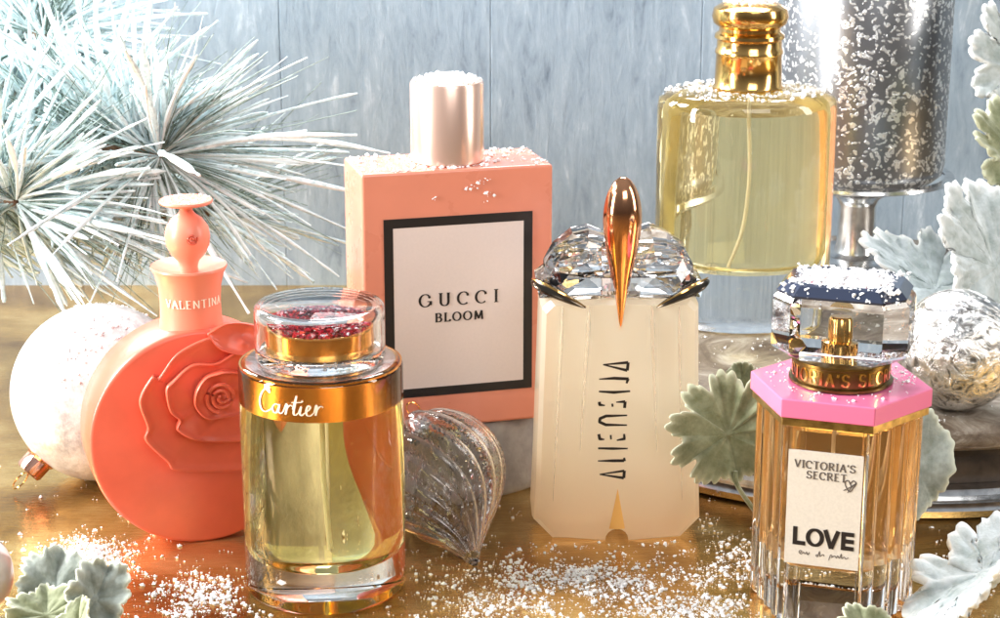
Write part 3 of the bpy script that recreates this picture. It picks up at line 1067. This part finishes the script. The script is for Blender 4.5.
# ------------------------------------------------------------------ mercury glass hurricane
t = thing('candle_holder', 'tall speckled mercury glass hurricane on a short silver stem behind the gold capped bottle', 'candle holder', (18.25, 32.0, PH))
build('cylinder', lathe([(.9, 4.15), (2.6, 4.2), (3.7, 4.4), (4.1, 4.75), (4.2, 5.2), (4.2, 16.5), (4.15, 16.6), (4.0, 16.5), (4.0, 5.3), (3.6, 4.9), (0, 4.8)], 96, closed_bot=True, closed_top=False), M['mercury'], t)
build('stem', lathe([(1.5, .35), (1.1, .5), (.98, .9), (.95, 2.9), (1.1, 3.3), (1.6, 3.6), (1.3, 4.0), (1.0, 4.14)], 64), M['silver'], t)
build('foot', lathe([(3.4, 0), (3.5, .1), (3.3, .22), (1.5, .34)], 80), M['silver'], t)
build('drip_plate', lathe([(4.5, 4.35), (4.75, 4.45), (4.7, 4.6), (4.25, 4.62)], 80, closed_top=False, closed_bot=False), M['silver'], t)

# ------------------------------------------------------------------ ornaments


def ornament_cap(parent, c, d, r, mat, loop=True, s=1.0):
    """metal cap centred at c looking along d"""
    d = Vector(d).normalized()
    q = d.to_track_quat('Z', 'Y').to_matrix().to_4x4()
    mtx = Matrix.Translation(Vector(c)) @ q
    prof = [(.62*s, -.35*s), (.66*s, -.1*s), (.56*s, .0), (.56*s, .55*s), (.5*s, .66*s), (0, .68*s)]
    o = build('hanger_cap', lathe(prof, 48, fn=lambda r_, a, z, k: r_*(1+.045*cos(14*a)*(k in (2, 3))), mtx=mtx, closed_bot=False), mat, parent)
    if loop:
        pts = [mtx @ Vector((.42*s*sin(a)*.8, 0, .66*s+.42*s*(1-cos(a)))) for a in [2*pi*i/20 for i in range(21)]]
        build('wire_loop', tube(pts, .035, 6), M['gold'], o)
    return o


def sphere_bm(R_, n=64, m_=40, fn=None):
    return lathe([(R_*sin(pi*k/m_) if 0 < k < m_ else 0, -R_*cos(pi*k/m_)) for k in range(m_+1)], n, fn=fn)


t = thing('christmas_bauble', 'large frosted pearl white bauble with rose metal cap behind the coral bottle', 'bauble', (-16.4, 11.0, 3.66))
build('ball', sphere_bm(3.65, 80, 48), M['pearl'], t)
d = Vector((-.64, -.40, -.655)).normalized()
ornament_cap(t, d*3.72, d, .6, M['rose_cap'])

t = thing('christmas_bauble', 'crinkled silver foil bauble on the pedestal edge at the far right', 'bauble', (18.1, 8.6, PH+2.42))
build('ball', sphere_bm(2.42, 96, 60, fn=lambda r, a, z, k: r*(1+.012*noise.noise(Vector((cos(a)*4, sin(a)*4, z*2.6))))), M['crinkle'], t)
ornament_cap(t, (1.9, 1.2, 1.0), (.8, .5, .4), .5, M['silver'], s=.8)

t = thing('christmas_bauble', 'small swirled silver white bauble cut off by the lower left edge', 'bauble', (-18.45, -3.0, 1.65))
build('ball', sphere_bm(1.65, 64, 36), M['swirl'], t)
ornament_cap(t, (-1.5, .3, .6), (-.9, .2, .4), .4, M['gold'], s=.6)

# twisted teardrop
t = thing('teardrop_ornament', 'clear ribbed glass teardrop ornament lying with its point toward the camera', 'ornament', (-2.35, 4.75, 2.5))
RD = 2.36
prof = [(0.35, -2.25), (.9, -2.2), (1.5, -1.85), (2.0, -1.25), (2.3, -.5), (2.36, .2), (2.2, .9), (1.85, 1.6), (1.4, 2.25), (.95, 2.85), (.58, 3.4), (.3, 3.9), (.08, 4.25)]
prof = [(p.x, p.y) for p in catmull([(a, b_, 0) for a, b_ in prof], 4)]


def rib(off):
    def fn(r, a, z, k):
        q = min(1, max(0, (r-.1)/.8))
        return max(.03, r*(1+.13*q*(abs(cos(7.5*(a+.30*z)))**.8*2-1.2))-off)
    return fn


axis = Vector((1.25, -2.75, -2.15)).normalized()
mtx = axis.to_track_quat('Z', 'Y').to_matrix().to_4x4()
bm = lathe(prof, 192, fn=rib(0), mtx=mtx)
bm2 = lathe(prof[2:-5], 192, fn=rib(.07), mtx=mtx)
me_ = bpy.data.meshes.new('tmp')
bmesh.ops.reverse_faces(bm2, faces=bm2.faces)
bm2.to_mesh(me_)
bm2.free()
bm.from_mesh(me_)
bpy.data.meshes.remove(me_)
build('glass_drop', bm, M['rib_glass'], t, angle=60)
ornament_cap(t, -axis*2.2, -axis, .5, M['silver'], s=.8)

# ------------------------------------------------------------------ leaves


def leaf(name, label, L, Wd, lobes, mat, loc, rot, curl=.3, cup=.25, depth=.32, seed=1, thick=.07, group=None, veins=True, rough_=0, outline=None, stalk_to=None):
    rr_ = random.Random(seed)
    bm = bmesh.new()
    lay = bm.verts.layers.float.new('edge')
    n, K = 200, 10
    ph = rr_.uniform(0, 6)
    ctr = bm.verts.new((0, L*.45, 0))
    rings = []
    tr = None
    if outline:
        pc = catmull([(*p, 0) for p in outline]+[(*outline[0], 0)], 8)[:-1]
        n = len(pc)
        tr = []
        for p in pc:
            a_ = atan2(p.y-.45, p.x)
            j_ = 1+.10*abs(sin(17*a_+ph))-.05
            tr.append((p.x*Wd*j_, (.45+(p.y-.45)*j_)*L))
    for k in range(1, K+1):
        f = k/K
        ring = []
        for i in range(n):
            a = 2*pi*i/n
            base_x = Wd*.5*cos(a)
            base_y = L*.5*sin(a)
            # blunt deep lobes, fading toward the stalk
            stalk = max(0, -sin(a))**2
            lb = abs(sin(lobes*.5*(a+.25*sin(2*a+ph)+.12*sin(5*a+ph*3)))) ** .75
            sub_ = abs(sin(lobes*1.5*(a+.25*sin(2*a+ph)))) ** .7
            e = 1 - depth*(1-lb)*(1-stalk*.8) - .30*stalk*abs(cos(a))
            e *= 1+.05*sin(3*a+ph)
            e *= 1-.10*(1-sub_)*(1-stalk)+.02*sin(31*a+ph*2)
            g_ = f*(1-(1-e)*f**1.3)
            x, y = base_x*g_, L*.45+base_y*g_
            if tr:
                x, y = tr[i][0]*f, L*.45+(tr[i][1]-L*.45)*f
            z = cup*(x/Wd*2)**2*Wd*.3 - curl*((y-L*.4)/L)**2*L*.5
            z += .10*Wd*.3*f*f*sin(lobes*a+ph)+.03*sin(7*x/Wd+3)*sin(8*y/L+ph)
            if veins:
                z -= .09*math.exp(-(x/(.05*Wd))**2)
                z += .05*f*cos(lobes*(a+.25*sin(2*a+ph)))
                z -= .04*math.exp(-(sin(lobes*.5*(a+.25*sin(2*a+ph)))-1)**2/.01)*f
            if rough_:
                z += rough_*noise.noise(Vector((x*2.2, y*2.2, seed)))*f
                x += rough_*.5*noise.noise(Vector((x*3, y*3, seed+9)))*f
            v_ = bm.verts.new((x, y, z))
            v_[lay] = max(0, (f-.84)/.16)**1.4
            ring.append(v_)
        rings.append(ring)
    for i in range(n):
        bm.faces.new((ctr, rings[0][i], rings[0][(i+1) % n]))
    for a_, b_ in zip(rings[:-1], rings[1:]):
        for i in range(n):
            bm.faces.new((a_[i], b_[i], b_[(i+1) % n], a_[(i+1) % n]))
    o = build(name, bm, mat, loc=loc, rot=rot)
    md = o.modifiers.new('thick', 'SOLIDIFY')
    md.thickness = thick*U
    md.offset = 0
    if stalk_to:
        M_ = o.rotation_euler.to_matrix().inverted()
        e_ = M_ @ (Vector(stalk_to)-Vector(loc))
        b0 = Vector((0, L*.12, 0))
        build('stalk', tube(catmull([b0, (0, -.1, -.05), e_*.5+Vector((0, -.2, 0)), e_], 6), .09, 8), mat, o)
    return tag(o, label, 'leaf', group)


rd = radians
# dusty miller outline: blunt paired lobes (x in widths, y in lengths)
DM = [(.0,.0),(.10,.06),(.22,.02),(.34,.08),(.36,.18),(.30,.25),(.42,.26),(.52,.34),(.50,.43),(.40,.46),(.53,.53),(.56,.64),(.46,.70),(.34,.66),(.42,.78),(.40,.88),(.28,.90),(.20,.82),(.18,.94),(.06,1.0),(-.06,.97),(-.10,.86),(-.20,.95),(-.32,.90),(-.34,.80),(-.28,.72),(-.42,.76),(-.53,.68),(-.52,.58),(-.40,.52),(-.52,.46),(-.55,.35),(-.46,.28),(-.32,.32),(-.40,.20),(-.34,.10),(-.20,.06),(-.10,.08)]
DM2 = [(-x*(1+.12*sin(9*y)), y+.02*sin(14*x)) for x, y in reversed(DM)]
# leaf: local y is its length, z its upper face
leaf('dusty_miller_leaf', 'lobed pale green leaf standing between the frosted bottle and the hexagonal bottle', 4.2, 4.2, 9, M['sage'], (8.8, 2.5, 2.9), (rd(80), rd(-10), rd(8)), .25, .4, .46, 4, outline=DM, stalk_to=(10.6, 4.2, .1))
leaf('dusty_miller_leaf', 'smooth grey green leaf upright behind the right side of the hexagonal bottle', 4.9, 3.2, 5, M['sage_grey'], (15.3, 3.2, 1.1), (rd(80), rd(6), rd(8)), .2, .2, .08, 8, stalk_to=(14.6, 3.6, .1))
leaf('dusty_miller_leaf', 'large snow covered leaf in the lower right corner in front of the pedestal', 6.6, 4.0, 7, M['frost_leaf'], (14.4, -4.9, .7), (rd(22), rd(-18), rd(-60)), .25, .7, .24, 12, thick=.3, rough_=.28, outline=DM2)
leaf('dusty_miller_leaf', 'broad grey green upright leaf at the back of the lower left sprig', 3.1, 2.9, 7, M['sage_grey'], (-15.1, -4.2, .2), (rd(62), rd(0), rd(8)), .3, .3, .22, 21, rough_=.2)
leaf('dusty_miller_leaf', 'greyish folded leaf at the right of the lower left sprig', 3.2, 2.2, 7, M['sage_grey'], (-14.3, -4.9, .2), (rd(66), rd(28), rd(4)), .3, .6, .24, 22, rough_=.3)
leaf('dusty_miller_leaf', 'yellow green scalloped leaf low at the front of the lower left sprig', 2.8, 2.7, 9, M['sage'], (-15.1, -5.6, .15), (rd(40), rd(0), rd(12)), .5, .6, .26, 23, rough_=.2)
leaf('dusty_miller_leaf', 'small curled green leaf at the front right of the lower left sprig', 2.0, 1.5, 5, M['sage'], (-14.0, -5.8, .2), (rd(58), rd(-20), rd(-16)), .6, .8, .24, 24)
leaf('dusty_miller_leaf', 'tiny pale leaf tip in front of the hexagonal bottle foot', 2.2, 2.4, 5, M['sage'], (12.2, -6.6, .1), (rd(55), 0, rd(10)), .3, .3, .2, 25)
leaf('dusty_miller_leaf', 'wide frosted white leaf above the silver bauble at the right edge', 7.6, 7.0, 9, M['frost_leaf'], (22.2, 16.0, 4.2), (rd(62), rd(10), rd(34)), .3, .3, .30, 31, thick=.16, rough_=.3, outline=DM)
leaf('dusty_miller_leaf', 'green leaf with frosted rim above the white one at the right edge', 5.4, 4.6, 7, M['sage'], (24.3, 22.0, 8.8), (rd(64), rd(0), rd(24)), .3, .3, .34, 32, thick=.14, rough_=.25, outline=DM2)
leaf('dusty_miller_leaf', 'upright snowy leaf against the blue boards in the upper right corner', 6.6, 4.2, 9, M['frost_leaf'], (24.9, 26.0, 11.6), (rd(76), rd(-6), rd(6)), .2, .3, .46, 33, thick=.2, rough_=.25, outline=DM)
leaf('dusty_miller_leaf', 'low frosted leaf lying on the pedestal behind the clear stopper', 7.2, 6.0, 7, M['frost_leaf'], (20.4, 15.6, 4.3), (rd(34), rd(8), rd(30)), .2, .3, .34, 34, thick=.14, rough_=.25, outline=DM2)
leaf('dusty_miller_leaf', 'small pale leaf scrap just left of the pink collar plate', 1.4, 1.4, 4, M['sage'], (9.2, 5.6, 5.3), (rd(72), 0, rd(-10)), .2, .2, .14, 35, stalk_to=(9.6, 6.6, 3.0))

# ------------------------------------------------------------------ pine branches


def pine_branch(label, tip, root, nfrost, ngreen, lmin, lmax, seed, axis, spread=(55, 105), bias=None):
    rr_ = random.Random(seed)
    t = thing('pine_branch', label, 'pine branch', tip, group='frosted pine branches at the upper left')
    rel = Vector(root)-Vector(tip)
    mid = rel*.5+Vector((0, .6, -.8))
    stem = catmull([(0, 0, 0), mid, rel], 10)
    build('twig', tube(stem, lambda s: .22+.18*s, 8), M['brown_twig'], t)
    ax = Vector(axis).normalized()
    s0, u0 = frame_of(ax)

    def needles(n, r0, r1, kind):
        bm = bmesh.new()
        i = 0
        while i < n:
            a = rr_.uniform(0, 2*pi)
            sp_a = radians(rr_.uniform(*spread))
            d0 = ax*cos(sp_a)+(s0*cos(a)+u0*sin(a))*sin(sp_a)
            if bias:
                d0 = (d0+Vector(bias)*rr_.uniform(0, 1)).normalized()
            k = rr_.random()**1.3*.7
            o = stem[int(k*(len(stem)-1))]
            Lc = rr_.uniform(lmin, lmax)
            for c in range(rr_.choice((2, 3, 4)) if kind else rr_.choice((3, 5))):
                i += 1
                d = (d0+Vector((rr_.gauss(0, .07), rr_.gauss(0, .07), rr_.gauss(0, .07)))).normalized()
                L = Lc*rr_.uniform(.6, 1.05)
                p0 = o+d*.15
                bend = Vector((rr_.gauss(0, .09), rr_.gauss(0, .09), rr_.gauss(-.09, .07)))*L
                pts = [p0, p0+d*L*.35+bend*.12, p0+d*L*.7+bend*.5, p0+d*L+bend]
                if (Vector(tip)+pts[-1]).z < 5.2-.12*((Vector(tip)+pts[-1]).x+15) or (Vector(tip)+pts[-1]).y > 40:
                    continue
                rr0 = rr_.uniform(r0, r1)
                if kind:
                    st_ = rr_.uniform(-.1, .25)
                    en = rr_.uniform(.75, 1.0)
                    q1, q2, q3 = rr_.uniform(9, 16), rr_.uniform(20, 34), rr_.uniform(0, 6)
                    tube(catmull(pts, 4), lambda q: max(.03, rr0*(.25+.75*min(1, max(0, (q-st_)*3)))*(1+.22*sin(q*q1+q3)+.13*sin(q*q2))*(1 if q < en else .45)), 6, bm, flat=rr_.uniform(.5, .9))
                else:
                    tube(pts, lambda q: rr0*(1-.6*q), 4, bm)
        return bm
    build('flocked_needles', needles(int(nfrost*2.3), .045, .17, True), M['frost_needle'], t)
    build('green_needles', needles(int(ngreen*1.8), .025, .05, False), M['needle'], t)
    return t


pine_branch('flocked pine tip with brown bud just above and left of the coral stopper', (-15.1, 20, 11.7), (-30, 34, 13), 230, 260, 5, 10.5, 1, (.25, -1, .0), (50, 105), (.75, -.1, .05))
pine_branch('flocked pine tip spreading from the left edge above the white bauble', (-21.0, 17.5, 10.2), (-36, 26, 8), 260, 300, 5, 10, 2, (.15, -1, .1), (50, 105), (.7, -.1, -.1))
pine_branch('heavily snowed pine tip filling the upper left corner', (-21.5, 27, 16.0), (-38, 36, 22), 260, 160, 5, 9, 3, (.3, -1, .2))
pine_branch('dense frosted pine tip low at the left edge beside the white bauble top', (-24.5, 21, 9.0), (-40, 30, 8), 240, 200, 4, 9, 8, (.3, -1, .1), (45, 105), (.6, -.1, -.1))
pine_branch('loose pine spray low behind the coral bottle neck', (-14.0, 27, 7.5), (-32, 36, 6), 60, 200, 5, 9.5, 5, (.7, -.6, .1), (25, 85))

# ------------------------------------------------------------------ artificial snow (uncountable grains)


def snow(name, label, pts, r0, r1, mat='snow'):
    extra = []
    for p in pts:
        for k in range(2):
            extra.append((p[0]+random.gauss(0, .16), p[1]+random.gauss(0, .16), p[2]))
    bm = grains(pts, r0*.7, r1*.95)
    if label.startswith(('white', 'thin')):
        grains(extra, .008, .03, bm)
    return tag(build(name, bm, M[mat], smooth=False), label, 'snow', kind='stuff')


def snow_plain(name, label, pts, r0, r1, mat='snow'):
    return tag(build(name, grains(pts, r0, r1), M[mat], smooth=False), label, 'snow', kind='stuff')


rs = random.Random(11)


def blob(cx, cy_, sx_, sy_, n, z=0.03):
    out = []
    for i in range(n):
        out.append((cx+rs.gauss(0, sx_), cy_+rs.gauss(0, sy_), z))
    return out


# bodies standing on the table that grains must not enter
feet = [(-6.28, 0, 3.0), (12.0, -1.1, 3.2), (-11.6, 5.2, 1.5), (-2.35, 4.75, .5)]


def clear(pts):
    return [p for p in pts if all((p[0]-a)**2+(p[1]-b_)**2 > c*c for a, b_, c in feet)]


pts = []
pts += blob(-15.6, 2.6, .9, 1.1, 420)
pts += blob(-15.2, 1.2, 1.6, 1.2, 200)
pts += blob(-10.8, -1.0, 1.2, 1.3, 300)
pts += blob(-9.8, -2.5, 1.5, 1.0, 160)
pts += blob(3.5, 0.2, 3.2, 1.6, 950)
pts += blob(6.5, -2.5, 2.6, 1.8, 800)
pts += blob(0.0, -1.5, 2.2, 2.0, 520)
pts += blob(9.5, 2.5, 2.0, 2.0, 350)
pts += blob(-1.5, -4.5, 3.0, 1.5, 350)
pts += blob(16, -4, 2.5, 2.0, 300)
pts += [(rs.uniform(-24, 24), rs.uniform(-9, 16), .03) for i in range(1100)]
pts = [p for p in clear(pts) if noise.noise(Vector((p[0]*.75, p[1]*.75, 0)))+.45*noise.noise(Vector((p[0]*2.6, p[1]*2.6, 5))) > rs.uniform(-.45, .25)]
for cx_, cy_, sx_, sy_, m_, hz in ((-15.5, 2.5, .7, .8, 520, .25), (-10.6, -1.1, .7, .8, 200, .14), (3.0, .3, 1.6, .7, 420, .16), (6.8, -2.6, 1.4, .9, 420, .18), (.2, -1.8, .8, .9, 160, .12), (9.0, 1.8, .9, 1.0, 180, .14)):
    for q in range(m_):
        gx, gy = rs.gauss(0, 1), rs.gauss(0, 1)
        pts.append((cx_+gx*sx_, cy_+gy*sy_, .03+hz*rs.random()*max(0, 1-(gx*gx+gy*gy)/3)))
pts = [p for p in clear(pts) if not (abs(p[0]-4.4) < 3.4 and 3.9 < p[1] < 7.3) and (p[0]-PX)**2+(p[1]-PY)**2 > PR*PR and (p[0]+2.6)**2+(p[1]-13.3)**2 > 31]
snow('scattered_snow', 'white snow grains scattered over the gold tabletop', pts, .03, .075)

# on the pedestal top
pts = []
for i in range(900):
    a = rs.uniform(0, 2*pi)
    r = 15.3*sqrt(rs.random())
    p = (PX+r*cos(a), PY+r*sin(a), PH+.03)
    if ((p[0]-11.1)/4.1)**2+((p[1]-21.6)/3.3)**2 > 1 and (p[0]-18.25)**2+(p[1]-32)**2 > 13 and (p[0]-18.1)**2+(p[1]-8.6)**2 > 1:
        pts.append(p)
snow('pedestal_snow', 'thin snow grains sprinkled on the round pedestal top', pts, .03, .08)

# on the pink bottle
ca, sa = cos(radians(15.3)), sin(radians(15.3))


def gucci(u, v, z):
    return (-2.05+u*ca-v*sa, 9.55+u*sa+v*ca, 3.3+z)


pts = []
for i in range(520):
    u = rs.uniform(-3.65, 3.65)
    v = rs.uniform(-1.6, 1.65)
    if u*u+v*v < 1.55**2 or (u > 1.6 and rs.random() < .5 and v < .6):
        continue
    pts.append(gucci(u, v, 10.37+rs.random()*.05))
for i in range(70):
    a = rs.uniform(pi*.9, pi*2)
    pts.append(gucci(1.55*cos(a), 1.55*sin(a), 10.38))
for i in range(420):
    r = 1.3*sqrt(rs.random())
    a = rs.uniform(0, 2*pi)
    pts.append(gucci(r*cos(a), r*sin(a), 13.52+.28*(1-(r/1.4)**2)*rs.random()))
snow('bottle_snow', 'snow grains on the shoulders and cap of the square pink bottle', pts, .03, .08)
pts = []
for (u, z, n, s_) in ((-.9, 9.3, 5, .08), (.5, 9.62, 12, .16), (.95, 9.85, 8, .14), (1.25, 9.3, 7, .12), (1.1, 9.0, 3, .07)):
    for i in range(n):
        pts.append(gucci(u+rs.gauss(0, s_), -1.78, z+rs.gauss(0, s_*.5)))
snow('snow_flecks', 'few snow flecks clinging to the pink face above the black frame', pts, .035, .075)

# on the clear stopper
ca2, sa2 = cos(radians(-18.2)), sin(radians(-18.2))


def vs(u, v, z):
    return (11.75+u*ca2-v*sa2, -1.1+u*sa2+v*ca2, z)


pts = []
for i in range(1500):
    u, v = rs.uniform(-1.75, 1.75), rs.uniform(-1.35, 1.35)
    hgt = .22*(1-(u/1.9)**2)*(1-(v/1.6)**2)
    pts.append(vs(u, v, 11.56+hgt*rs.random()+.22*rs.random()))
for i in range(160):
    u, v = rs.uniform(-2.0, 2.0), rs.choice((-1, 1))*rs.uniform(1.35, 1.6)
    pts.append(vs(u, v, 11.8-(abs(v)-1.35)*1.5))
snow('stopper_snow', 'thick white snow heaped on the clear stopper', pts, .04, .09)
pts = []
for i in range(420):
    a = rs.uniform(0, 2*pi)
    r = rs.uniform(1.85, 2.65)
    if (-.2 < a < 1.6) or rs.random() < .25:
        pts.append(vs(r*cos(a), r*sin(a), 8.18))
snow('collar_snow', 'snow grains lying on the pink collar plate', pts, .03, .06)
# other tops
pts = []
for i in range(260):
    r = 1.2*sqrt(rs.random())
    a = rs.uniform(0, 2*pi)
    pts.append((11.1+r*cos(a), 21.6+r*sin(a), PH+14.53+.08*rs.random()))
for i in range(500):
    a = rs.uniform(0, 2*pi)
    r = rs.uniform(1.7, 3.7)
    pts.append((11.1+r*cos(a), 21.6+r*sin(a)*.78, PH+10.68-.14*max(0, r-3)))
snow('bottle_snow', 'snow grains on the shoulder and gold cap of the tall back bottle', pts, .035, .085)
ca3, sa3 = cos(radians(19)), sin(radians(19))
pts = []
for i in range(150):
    r = .9*sqrt(rs.random())
    a = rs.uniform(0, 2*pi)
    pts.append((-11.6+r*cos(a), 5.2+r*sin(a), 13.10))
snow('stopper_snow', 'dusting of snow on the flat top of the coral stopper', pts, .02, .05)
pts = []
for i in range(420):
    a = rs.gauss(pi/2-.1, .55)
    e = rs.uniform(.35, 1.3)
    d = Vector((cos(e)*cos(a), -abs(cos(e)*sin(a))*rs.choice((1, 1, -1)), sin(e)))
    pts.append(Vector((-16.4, 11.0, 3.66))+d*3.67)
snow('bauble_snow', 'loose snow crystals stuck on top of the white bauble', pts, .02, .06)
